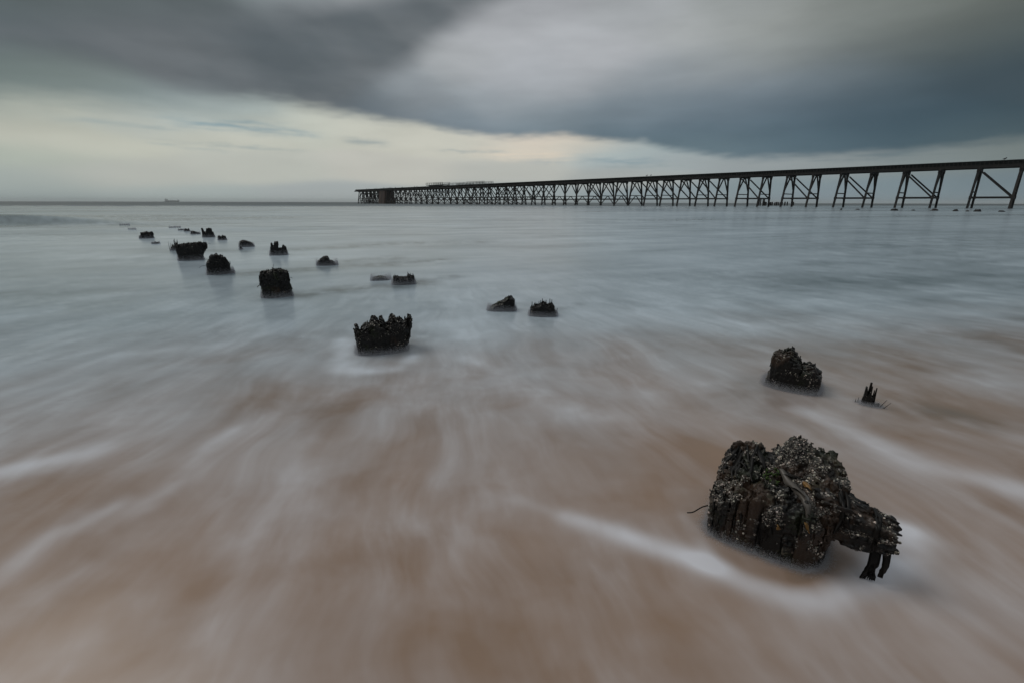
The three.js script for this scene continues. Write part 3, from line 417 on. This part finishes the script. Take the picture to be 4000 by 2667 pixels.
// ---------------------------------------------------------------- the big stump in front, with the broken end of a waling on its right
{
  const t = base('timber_stump', MAIN.x, 0, MAIN.z, MAIN.turn);
  tag(t, 'big barnacled foreground stump with a broken timber arm sticking out right', 'stump', 'worn timber stumps of a vanished jetty');
  const top = (u, v) => {                                             // height of the rotted top
    let h = 0.185 + 0.29 * (v + 0.13) + 0.012 * sstep(-0.03, 0.1, u);
    h -= 0.05 * Math.exp(-(((u + 0.085) / 0.035) ** 2)) * sstep(0.0, 0.14, v);               // notch behind the left horn
    h += 0.034 * Math.exp(-(((u - 0.0) / 0.045) ** 2)) * sstep(0.03, 0.12, v);               // middle crest
    h += -0.042 * sstep(-0.1, -0.17, u) - 0.03 * Math.exp(-((u + 0.05) ** 2 + (v + 0.0) ** 2) / 0.006); // left horn; hollow
    h -= 0.035 * sstep(0.1, 0.15, u) * sstep(-0.02, 0.1, v) + 0.05 * sstep(0.05, 0.12, u) * sstep(0.02, -0.1, v);
    return h;
  };
  const column = (u, y, v) => {
    const fs = 0.026, ci = Math.floor(u / fs + noise2(v * 20, 3)), cj = Math.floor(v / fs + noise2(u * 20, 8));
    const hh = top(u, v) - 0.022 * hash2(ci + 50, cj + 70, 9) + 0.016 * noise3(u * 24, v * 24, 4) + 0.008 * noise3(u * 60, v * 60, 9), lean = 0.05 * (y - 0.1);
    const cu = -0.04 + lean * 0.3, hw = 0.158 + 0.02 * sstep(0.02, 0.2, y) * (u > 0 ? 1 : 0.2), hv = 0.142, cr = u > cu ? 0.085 : 0.05;
    const qx = Math.abs(u - cu) - hw + cr, qz = Math.abs(v) - hv + cr, d2 = Math.hypot(Math.max(qx, 0), Math.max(qz, 0)) + Math.min(Math.max(qx, qz), 0) - cr;
    return smax(d2, (y - hh) * 0.8, 0.015);
  };
  const arm = (u, y, v) => {                                          // the broken waling
    const s = u - 0.06, topY = 0.21 - 0.28 * Math.max(0, s - 0.03) + 0.012 * noise3(u * 30, 1, v * 30), lowY = 0.078 + 0.1 * s + 0.012 * noise3(u * 26, 7, v * 20), cy = (topY + lowY) / 2, hy = (topY - lowY) / 2, cv = -0.012 - 0.1 * s, hz = 0.062 - 0.09 * Math.max(0, s - 0.08);
    const end = 0.195 + 0.03 * noise3(y * 40, v * 40, 2), q = [Math.abs(s - end / 2) - end / 2, Math.abs(y - cy) - hy, Math.abs(v - cv) - hz].map((e) => e + 0.012);
    return Math.hypot(Math.max(q[0], 0), Math.max(q[1], 0), Math.max(q[2], 0)) + Math.min(Math.max(...q), 0) - 0.012 + 0.012 * (0.35 - Math.abs(noise3(u * 7, y * 62, v * 62)));
  };
  const lumps = (u, y, v) => { const on = sstep(-0.25, 0.2, noise3(u * 11 + 3, y * 11, v * 11) + (y - 0.12) * 3); return on * (0.007 * noise3(u * 48, y * 48, v * 48) + 0.006 * noise3(u * 95 + 5, y * 95, v * 95)) + 0.0022 * noise3(u * 200, y * 190, v * 200); };
  const fCol = (u, y, z) => { const v = -z; return column(u, y, v) + 0.0125 * (Math.abs(noise3(u * 34, y * 2.2 + 1, v * 34)) < 0.09 ? 1 - Math.abs(noise3(u * 34, y * 2.2 + 1, v * 34)) / 0.09 : 0) * sstep(0.24, 0.15, y) + 0.003 * noise3(u * 60, y * 5, v * 60) + lumps(u, y, v); };
  const fArm = (u, y, z) => arm(u, y, -z) + lumps(u, y, 3 - z);
  const gc = surfaceNets(fCol, [-0.24, -0.08, -0.18], [0.19, 0.31, 0.18], 0.0031), ga = surfaceNets(fArm, [0.05, 0.015, -0.06], [0.29, 0.22, 0.15], 0.0028);
  paintTimber(gc, { seed: 3, bare: 0.1, crust: -0.3, green: 0.3 }); paintTimber(ga, { seed: 8, bare: -0.1, crust: -0.3, green: 0 });
  const col = put('timber', gc, timber, t), am = put('broken_waling', ga, timber, t);
  am.userData.label = 'broken timber arm crusted with barnacles and hung with weed';
  barnacles(gc, 10500, 0.003, t, (x, y, z) => y > 0.0 && noise3(x * 15 + 2, y * 15, z * 15) + 0.7 * noise3(x * 42, y * 42, z * 42) + (y - 0.13) * 0.7 > 0.19, 11);
  barnacles(ga, 2600, 0.003, am, (x, y, z) => noise3(x * 18 + 2, y * 40, z * 40) + 0.5 * noise3(x * 50, y * 50, z * 50) > 0.16, 12);
  // weed: laid on the surface by dropping points on to it
  const both = (u, y, v) => Math.min(fCol(u, y, -v), fArm(u, y, -v));
  const drop = (u, v, lift = 0.004) => { let y = 0.34; while (y > -0.02 && both(u, y, v) > 0) y -= 0.002; return V(u, y + lift, -v); };
  const front = (u, y, lift = 0.004) => { let v = -0.24; while (v < 0.15 && both(u, y, v) > 0) v += 0.002; return V(u, y, lift - v); };
  seed = 77;
  const strap = (pts, w, m, name = 'weed_strap') => put(name, ribbon(pts, w), m, t);
  strap([drop(-0.03, 0.02, 0.008), drop(-0.005, -0.02, 0.016), drop(0.02, -0.06, 0.018), drop(0.04, -0.1, 0.016)], 0.022, weedPale, 'weed_frond');
  strap([drop(0.0, -0.03, 0.012), drop(0.03, -0.075, 0.014), drop(0.05, -0.115, 0.012), front(0.058, 0.15, 0.012)], 0.02, weedPale, 'weed_frond');
  strap([front(0.05, 0.165, 0.014), front(0.06, 0.15, 0.014), front(0.064, 0.135, 0.012)], 0.014, weedAmber, 'weed_tip');
  strap([drop(0.03, -0.03, 0.012), drop(0.042, -0.04, 0.014), drop(0.05, -0.055, 0.012)], 0.014, weedAmber, 'weed_tip');
  strap([front(-0.01, 0.125, 0.006), front(-0.006, 0.118, 0.008), front(-0.008, 0.108, 0.006)], 0.012, weedAmber, 'weed_tip');
  for (let i = 0; i < 12; i++) { const u = -0.17 + 0.06 * rnd(), v = 0.1 - 0.12 * rnd(), a = 0.07 * (rnd() - 0.4), l = 0.4 + 0.6 * rnd(); strap([drop(u, v + 0.03), drop(u + a * 0.5, v - 0.03 * l), drop(u + a, v - 0.07 * l, 0.006), drop(u + a * 1.3 + 0.01, Math.max(-0.12, v - 0.11 * l), 0.005)], 0.006 + 0.014 * rnd(), weedBlack); }
  for (let i = 0; i < 8; i++) { const u = -0.1 + 0.1 * rnd(), v = 0.1 * rnd() - 0.02; strap([drop(u, v), drop(u + 0.03, v - 0.01, 0.007), drop(u + 0.07, v - 0.02 - 0.03 * rnd(), 0.006)], 0.006 + 0.006 * rnd(), weedBlack); }
  for (let i = 0; i < 6; i++) { const u = 0.115 + 0.02 * rnd(), v = -0.05 + 0.05 * rnd(); strap([drop(u, v + 0.02), drop(u + 0.008, v - 0.02, 0.006), front(u + 0.015, 0.17, 0.006), front(u + 0.03 * rnd(), 0.13, 0.006)], 0.009, weedBlack); }
  for (let i = 0; i < 6; i++) { const u = 0.2 + 0.012 * rnd(), v = -0.06 + 0.05 * rnd(); strap([drop(u, v + 0.02), drop(u + 0.004, v - 0.03, 0.006), front(u + 0.006, 0.15, 0.006), front(u + 0.01 * rnd(), 0.1, 0.006)], 0.009, weedBlack); }
  for (let i = 0; i < 10; i++) { const u = -0.19 + 0.3 * rnd(), y = 0.06 + 0.1 * rnd(); strap([front(u, y), front(u + 0.004, y - 0.02, 0.006), front(u + 0.012 * (rnd() - 0.5), y - 0.05, 0.005)], 0.005 + 0.004 * rnd(), weedBlack); }
  for (let i = 0; i < 7; i++) strap([V(0.212 + 0.003 * i, 0.125, 0.045), V(0.216 + 0.002 * i, 0.05, 0.072), V(0.203 + 0.005 * i, 0.004, 0.078 - 0.002 * i)], 0.011, weedBlack, 'hanging_weed');
  for (let i = 0; i < 5; i++) strap([V(0.232 + 0.003 * i, 0.14, 0.045), V(0.246, 0.07, 0.076), V(0.238 + 0.002 * i, 0.03, 0.08)], 0.013, weedBlack, 'hanging_weed');
  put('weed_stalk', new THREE.TubeGeometry(new THREE.CatmullRomCurve3([V(-0.19, 0.07, 0.07), V(-0.22, 0.06, 0.09), V(-0.245, 0.035, 0.1), V(-0.262, 0.025, 0.1)]), 14, 0.0022, 5), weedBlack, t);
  for (let i = 0; i < 26; i++) { const u = -0.055 + 0.05 * (rnd() - 0.5), v = 0.0 + 0.05 * (rnd() - 0.5), a = drop(u, v, 0); put('green_weed', ribbon([a, a.clone().add(V(0.006 * (rnd() - 0.5), 0.008, 0.006 * (rnd() - 0.5))), a.clone().add(V(0.02 * (rnd() - 0.5), 0.012, 0.02 * (rnd() - 0.5)))], 0.004), greenWeed(), t); }
  frothSpots.push([gc, t, 0.33]);
}
function greenWeed() { return greenWeed.m || (greenWeed.m = new THREE.MeshStandardMaterial({ color: new THREE.Color(0.045, 0.085, 0.012), roughness: 0.6 })); }

// ---------------------------------------------------------------- froth: droplets thrown up where the swash laps round the timber
{
  const places = []; seed = 4242;
  const p = V(0, 0, 0), nn = V(0, 0, 0);
  for (const [g, t, w] of frothSpots) {
    t.updateMatrixWorld(); const P = g.attributes.position, N = g.attributes.normal, low = [], dist = Math.hypot(t.position.x, t.position.z);
    for (let i = 0; i < P.count; i++) if (P.getY(i) > -0.02 && P.getY(i) < 0.03) low.push(i);
    if (!low.length) continue;
    const d = Math.max(0.0004, dist * 0.00019), n = Math.min(90000, Math.round(w * 0.06 / (d * d) * 0.7 * Math.min(2, 0.6 + dist * 0.25)));
    for (let k = 0; k < n; k++) {
      const i = low[Math.floor(rnd() * low.length)]; p.fromBufferAttribute(P, i); nn.fromBufferAttribute(N, i); nn.y = 0; if (nn.lengthSq() < 0.05) continue; nn.normalize();
      const o = 0.002 - Math.log(1 - 0.97 * rnd()) * (dist > 4 ? 0.006 : 0.009), hgt = -Math.log(1 - rnd() * 0.98) * 0.0155 * Math.min(1.7, 0.35 + dist * 0.16) * Math.min(1, 0.35 + w * 2.6);
      p.addScaledVector(nn, o); p.x += (rnd() - 0.5) * 0.02; p.y = 0; p.applyMatrix4(t.matrixWorld); p.y = seaHeight(p.x, p.z) + hgt; places.push([p.x, p.y, p.z, d * (0.6 + 0.8 * rnd())]);
    }
  }
  const m = new THREE.InstancedMesh(new THREE.OctahedronGeometry(1, 0), new THREE.MeshPhysicalMaterial({ color: new THREE.Color(0.66, 0.67, 0.7), roughness: 1, transmission: 0.5, thickness: 0, specularIntensity: 0.3 }), places.length), M = new THREE.Matrix4();
  places.forEach(([x, y, z, s], i) => m.setMatrixAt(i, M.makeScale(s, s, s).setPosition(x, y, z)));
  m.name = 'froth'; m.castShadow = m.receiveShadow = true; tag(m, 'white froth lapping round the feet of the stumps', 'froth', null, 'stuff'); scene.add(m);
}

// ---------------------------------------------------------------- the pier
const D = V(-0.65935, 0, -0.75184), A = V(0.75184, 0, -0.65935), BAY = 6.298, ORIGIN = V(99.7, 0, -103.9);
const pier = base('pier', ORIGIN.x, 0, ORIGIN.z);
tag(pier, 'long derelict timber pier on leaning trestles running out to sea', 'pier');
const at = (k, across, y) => V(0, 0, 0).addScaledVector(D, (k - 1) * BAY).addScaledVector(A, across).setY(y);   // k: trestle number from the shore end
const flat = (r, g, b, ro = 0.85) => new THREE.MeshStandardMaterial({ color: new THREE.Color(r, g, b), roughness: ro });
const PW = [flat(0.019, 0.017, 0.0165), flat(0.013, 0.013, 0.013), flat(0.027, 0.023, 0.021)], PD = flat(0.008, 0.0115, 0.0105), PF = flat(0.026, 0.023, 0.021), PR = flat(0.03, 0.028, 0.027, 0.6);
const unit = new THREE.BoxGeometry(1, 1, 1);
function bar(name, a, b, w, h, mat, parent, out = A) {               // a straight timber from a to b, w across the pier, h the other way
  const m = put(name, unit, mat, parent), d = V(0, 0, 0).subVectors(b, a), l = d.length(); d.divideScalar(l);
  const x = out.clone().addScaledVector(d, -out.dot(d)).normalize(), y = V(0, 0, 0).crossVectors(d, x);
  m.matrix.makeBasis(x, y, d); m.quaternion.setFromRotationMatrix(m.matrix); m.scale.set(w, h, l); m.position.copy(a).add(b).multiplyScalar(0.5); return m;
}
const K0 = -5, K1 = 52, TOP = 9.75, LOW = 8.4, IN = 1.55, FAR = 8.6;
seed = 99;
const sway = (k, far) => 0.02 * noise2(k * 1.7 + 0.5, far ? 9 : 2), legAt = (k, far, y) => at(k + sway(Math.round(k), far) * (1 - y / LOW), far ? FAR - IN * y / LOW : IN * y / LOW, y);
for (let k = K0; k <= K1; k++) {
  if (k === 46) continue;
  const g = group('trestle', pier), m = () => PW[Math.floor(rnd() * 3)];
  for (const far of [false, true]) {
    bar('leg', legAt(k, far, -0.8), legAt(k, far, 8.35), 0.42, 0.40, m(), g);
    bar('leg_splice', legAt(k, far, 2.0), legAt(k, far, 2.55), 0.56, 0.5, m(), g);
    bar('leg_head', legAt(k, far, 7.6), legAt(k, far, 8.3), 0.56, 0.52, m(), g);
    bar('knee_brace', legAt(k, far, 4.1), at(k, FAR / 2 + (far ? 0.25 : -0.25), 8.2), 0.27, 0.3, m(), g);
  }
  bar('cap_beam', at(k, 0.85, 8.18), at(k, FAR - 0.85, 8.18), 0.42, 0.40, m(), g, D);
  bar('cross_beam', at(k, IN * 2.28 / LOW - 0.2, 2.28), at(k, FAR - IN * 2.28 / LOW + 0.2, 2.28), 0.28, 0.34, m(), g, D);
  if (rnd() < 0.85 || k < 10) bar('cross_beam', at(k, IN * 3.45 / LOW, 3.45), at(k, FAR - IN * 3.45 / LOW, 3.45), 0.2, 0.24, m(), g, D);
  if (k > 14 && rnd() < 0.75) for (const far of [false, true]) bar('low_brace', legAt(k, far, 0.2), at(k, FAR / 2 + (far ? 0.2 : -0.2), 3.4), 0.22, 0.24, m(), g);
  if (k >= 48) for (const a of [2.2, 4.3, 6.4]) bar('leg', at(k, a, -0.8), at(k, a, 8.3), 0.36, 0.36, m(), g);
}
for (let k = K0; k < K1; k++) {                                       // timbers running from trestle to trestle
  if (k === 45 || k === 46) continue;
  const linked = k < 10 ? ((k % 2) + 2) % 2 === 0 : k < 15 || rnd() < (k < 24 ? 0.55 : 0.95), m = () => PW[Math.floor(rnd() * 3)];
  if (!linked) continue;
  for (const far of [false, true]) {
    bar('runner', legAt(k - 0.02, far, 2.28), legAt(k + 1.02, far, 2.28), 0.3, 0.36, m(), pier);
    if (k < 15 || rnd() < 0.8) bar('diagonal_brace', legAt(k + 0.93, far, 7.7), legAt(k + 0.05, far, 2.5), 0.28, 0.3, m(), pier);
    if (k >= 22 && rnd() < 0.7) bar('diagonal_brace', legAt(k + 0.07, far, 7.7), legAt(k + 0.95, far, 2.5), 0.26, 0.28, m(), pier);
    if (k >= 18) bar('runner', legAt(k - 0.02, far, 3.45), legAt(k + 1.02, far, 3.45), 0.2, 0.24, m(), pier);
    if (k >= 24 && rnd() < 0.6) bar('diagonal_brace', legAt(k + 0.95, far, 2.2), legAt(k + 0.05, far, 0.1), 0.24, 0.26, m(), pier);
  }
}
{
  const e0 = K0 - 0.5, e1 = K1 + 0.9, mid = FAR / 2;
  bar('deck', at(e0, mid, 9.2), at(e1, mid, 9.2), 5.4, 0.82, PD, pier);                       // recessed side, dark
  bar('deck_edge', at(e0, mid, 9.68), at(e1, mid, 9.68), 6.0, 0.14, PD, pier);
  bar('side_girder', at(e0, 1.35, 8.58), at(e1, 1.35, 8.58), 0.35, 0.4, PF, pier); bar('side_girder', at(e0, FAR - 1.35, 8.58), at(e1, FAR - 1.35, 8.58), 0.35, 0.4, PF, pier);
  bar('rail_ledge', at(e0, 1.26, 8.86), at(e1, 1.26, 8.86), 0.3, 0.1, PF, pier);
  const rest = []; let made = 0;
  for (let k = e0 + 0.06; k < e1; k += 1 / 9) {
    const a = at(k, 1.42, 8.9), b = at(k + 0.012, 1.40, 9.6);
    if (k > -1 && made < 290) { bar('bracket', a, b, 0.16, 0.11, PF, pier); made++; } else { const g = new THREE.BoxGeometry(0.16, 0.7, 0.11); g.rotateY(Math.atan2(A.z * -1, A.x)); g.translate((a.x + b.x) / 2, 9.25, (a.z + b.z) / 2); rest.push(g); }
  }
  const r = put('far_brackets', mergeGeometries(rest), PF, pier); r.userData.kind = 'stuff';
  // sloping end of the deck
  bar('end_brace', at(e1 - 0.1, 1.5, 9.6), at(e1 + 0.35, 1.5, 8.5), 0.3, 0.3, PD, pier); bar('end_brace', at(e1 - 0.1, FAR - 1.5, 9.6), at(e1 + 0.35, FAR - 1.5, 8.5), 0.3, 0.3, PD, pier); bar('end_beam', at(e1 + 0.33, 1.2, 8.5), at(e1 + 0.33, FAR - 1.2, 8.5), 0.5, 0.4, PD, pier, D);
  // the boarded-up bay near the sea end
  const box = group('boarded_bay', pier), kA = 45.45, kB = 46.85; box.userData.label = 'rust-brown boarded block closing in the bays near the sea end';
  const rust = [flat(0.07, 0.046, 0.036), flat(0.052, 0.037, 0.031), flat(0.09, 0.054, 0.038), flat(0.042, 0.032, 0.028)];
  bar('core', at(kA + 0.05, mid, 4.0), at(kB - 0.05, mid, 4.0), 5.6, 8.6, PW[1], box);
  const nb = 10; for (let i = 0; i < nb; i++) for (const far of [false, true]) { const k = kA + (kB - kA) * (i + 0.5) / nb, m = bar('board', at(k, far ? FAR - 0.2 : 0.2, -0.6 + 0.3 * rnd()), at(k + (rnd() - 0.5) * 0.02, far ? FAR - IN : IN, 8.5), 0.16 + 0.14 * rnd(), (kB - kA) * BAY / nb * 0.93, rust[Math.floor(rnd() * 4)], box); }
  for (const k of [kA, kB]) for (let i = 0; i < 9; i++) bar('board', at(k, 0.9 + i * 0.86, -0.5), at(k, 1.4 + i * 0.74, 8.5), 0.2, 0.75, rust[Math.floor(rnd() * 4)], box, D);
}
function railing(ka, kb, across, y, h, n, name = 'railing') {
  const g = group(name, pier);
  for (let i = 0; i <= n; i++) { const k = ka + (kb - ka) * i / n; bar('post', at(k, across, y), at(k, across, y + h), 0.14, 0.14, PR, g); }
  for (const f of [0.5, 1]) bar('rail', at(ka, across, y + h * f), at(kb, across, y + h * f), 0.12, 0.12, PR, g);
  return g;
}
for (const a of [1.5, FAR - 1.5]) { railing(28.6, 31.0, a, 9.75, 1.25, 12); railing(31.15, 33.6, a, 9.7, 1.15, 12); }
{
  const g = group('raised_platform', pier); g.userData.label = 'small raised platform with a tilted handrail on the deck';
  bar('platform_deck', at(34.6, FAR / 2, 10.3), at(37.3, FAR / 2, 10.3), 5.0, 0.28, PR, g); for (const k of [34.9, 35.8, 36.9]) for (const a of [2.2, FAR - 2.2]) bar('platform_leg', at(k, a, 9.7), at(k, a, 10.25), 0.3, 0.3, PR, g);
  bar('side_plate', at(34.6, 2.0, 10.02), at(36.9, 2.0, 10.02), 0.1, 0.5, PR, g);
}
for (const a of [1.9, FAR - 1.9]) railing(34.6, 37.35, a, 10.42, 1.15, 9);

// ---------------------------------------------------------------- birds resting on the pier
const birdGeo = (() => {
  const b = new THREE.SphereGeometry(0.16, 10, 8); b.scale(1, 0.85, 1.75); b.rotateX(-0.35); b.translate(0, 0.28, 0);
  const h = new THREE.SphereGeometry(0.085, 8, 6); h.translate(0, 0.47, 0.2); const nk = new THREE.CylinderGeometry(0.06, 0.1, 0.2, 7); nk.rotateX(0.45); nk.translate(0, 0.39, 0.16);
  const k = new THREE.ConeGeometry(0.03, 0.1, 5); k.rotateX(Math.PI / 2); k.translate(0, 0.46, 0.31); const l = [-0.05, 0.05].map((x) => new THREE.CylinderGeometry(0.016, 0.016, 0.2, 5).translate(x, 0.1, 0.02));
  const t = new THREE.ConeGeometry(0.09, 0.28, 6); t.scale(1, 1, 0.4); t.rotateX(-1.9); t.translate(0, 0.22, -0.33); return mergeGeometries([b, h, nk, k, ...l, t]);
})();
const birdMat = flat(0.05, 0.05, 0.055, 0.7);
function bird(k, across, turn, label, g) { const q = at(k, across, 9.75).add(ORIGIN), o = put('perched_bird', birdGeo, birdMat); o.position.copy(q); o.rotation.y = turn; tag(o, label, 'bird', g); }
seed = 5;
for (const k of [43.6, 44.1, 44.4, 44.7, 45.1, 45.3, 45.6, 46.0, 46.4, 46.9, 47.6, 48.4, 49.6, 50.3, 41.9, 42.3, 39.6, 39.1]) bird(k, 1.6 + rnd() * 2, rnd() * 6, 'dark bird perched along the sea end of the pier deck', 'birds resting on the sea end of the pier');
bird(14.1, 1.55, 1, 'dark bird perched mid-pier, left one of a pair', 'pair of birds mid-pier'); bird(13.85, 1.55, 2, 'dark bird perched mid-pier, right one of a pair', 'pair of birds mid-pier');
bird(0.45, 1.6, 0.5, 'lone dark bird on the pier deck near the right edge', null);

// ---------------------------------------------------------------- broken row of posts beyond the pier
{
  const pg = new THREE.CylinderGeometry(0.42, 0.5, 1, 9, 3); { const p = pg.attributes.position; for (let i = 0; i < p.count; i++) { const s = 1 + 0.12 * noise3(p.getX(i) * 3, p.getY(i) * 4, p.getZ(i) * 3); p.setX(i, p.getX(i) * s); p.setZ(i, p.getZ(i) * s); if (p.getY(i) > 0.45) p.setY(i, 0.5 + 0.08 * noise3(p.getX(i) * 5, 1, p.getZ(i) * 5)); } pg.computeVertexNormals(); }
  const xs = [[116.5, 2.5], [117.4, 2.5], [118.9, 2.5], [119.6, 2.5], [120.1, 1.5], [120.8, 1.4], [123.2, 1.3], [123.9, 1.4], [124.7, 1.4], [126.1, 1.3], [127.0, 1.4], [127.6, 1.4], [128.6, 1.4], [129.6, 1.3], [130.8, 1.4], [132.5, 1.5], [134.1, 1.5], [138.1, 1.5]];
  xs.forEach(([x, hh], i) => { const s = 0.84, X = x * s, Z = (-224.5 - (x - 116.5) * 0.41) * s, o = put('groyne_post', pg, PW[i % 3]); const w = x === 132.5 ? 0.62 : 0.5; o.scale.set(w, hh + 0.8, w); o.position.set(X, (hh - 0.8) / 2, Z); o.rotation.z = -0.05; o.rotation.y = i * 1.3; tag(o, hh > 2 ? 'tall old post beyond the pier, in the taller left group' : 'short old post in the broken row beyond the pier', 'post', hh > 2 ? 'taller posts beyond the pier' : 'short posts beyond the pier'); });
}
// ---------------------------------------------------------------- rocks awash in front of the pier
{
  const rock = (x, z, w, hh, sd, label) => {
    const g = new THREE.IcosahedronGeometry(1, 4), m = mergeVertices(g.deleteAttribute('uv').deleteAttribute('normal')), p = m.attributes.position;
    for (let i = 0; i < p.count; i++) { const X = p.getX(i), Y = p.getY(i), Z = p.getZ(i), s = 1 + 0.35 * noise3(X * 1.3 + sd, Y * 1.3, Z * 1.3) + 0.14 * noise3(X * 4, Y * 4 + sd, Z * 4); p.setXYZ(i, X * s * w * 0.55, Math.min(Y, 0.8) * s * hh * 1.1, Z * s * w * 0.5); }
    m.computeVertexNormals(); const o = put('rock', m, PW[sd % 3]); o.position.set(x, 0, z); o.rotation.y = sd; tag(o, label, 'rock', 'rocks awash in front of the pier');
  };
  rock(56.05, -69.47, 0.85, 0.30, 1, 'flat-topped dark rock awash at the foot of the pier, leftmost big one'); rock(60.6, -67.96, 0.75, 0.30, 2, 'dark rock sloping left, awash below the second trestle pair from right');
  rock(59.85, -63.9, 0.55, 0.28, 3, 'small pointed dark rock midway between two trestle pairs'); rock(61.2, -62.27, 0.75, 0.32, 4, 'biggest humped rock awash in front of the right trestle pair');
  rock(60.3, -62.7, 0.32, 0.16, 5, 'small rock lying against the left of the humped rock'); rock(62.87, -60.76, 0.6, 0.18, 6, 'low dark rock nearest the right edge of the view');
  rock(53.0, -76.3, 0.24, 0.22, 7, 'tiny rock tip farthest left in front of the pier'); rock(56.0, -76.8, 0.6, 0.16, 8, 'small low rock second from the left in front of the pier'); rock(59.2, -69.9, 0.4, 0.14, 9, 'faint low rock between the flat-topped and the sloping rock');
}
// ---------------------------------------------------------------- ship on the horizon
{
  const s = base('cargo_ship', -3578, 0, -5000, 0.0);
  tag(s, 'grey tanker with white aft superstructure on the horizon', 'ship');
  const hullM = flat(0.05, 0.06, 0.065, 0.6), white = flat(0.78, 0.78, 0.75, 0.6), deckM = flat(0.10, 0.09, 0.09, 0.7);
  const sh = new THREE.Shape([[-70, -2], [-71, 9], [-50, 10], [40, 9], [58, 11], [71, 14], [66, -2]].map(([x, y]) => new THREE.Vector2(x, y)));
  const hg = new THREE.ExtrudeGeometry(sh, { depth: 22, bevelEnabled: true, bevelSize: 1, bevelThickness: 2, bevelSegments: 1 }); hg.translate(0, 0, -11); put('hull', hg, hullM, s);
  const b = (name, x, y, z, w, h, d, m) => { const o = put(name, unit, m, s); o.scale.set(w, h, d); o.position.set(x, y, z); return o; };
  b('superstructure', -58, 16, 0, 16, 14, 20, white); b('bridge', -57, 25, 0, 10, 5, 26, white); b('funnel', -66, 24, 0, 6, 12, 7, white); b('mast', -57, 33, 0, 1.4, 12, 1.4, deckM); b('foremast', 64, 19, 0, 1.2, 12, 1.2, deckM);
  b('deck_pipes', 0, 11.5, 0, 86, 2.5, 5, deckM); b('manifold', 5, 13, 0, 10, 4, 12, deckM); b('deck_crane', -12, 15, 0, 1.6, 10, 1.6, deckM);
}
scene.traverse((o) => { if (o.isMesh) { o.castShadow = true; o.receiveShadow = true; } });
renderer.render(scene, camera);
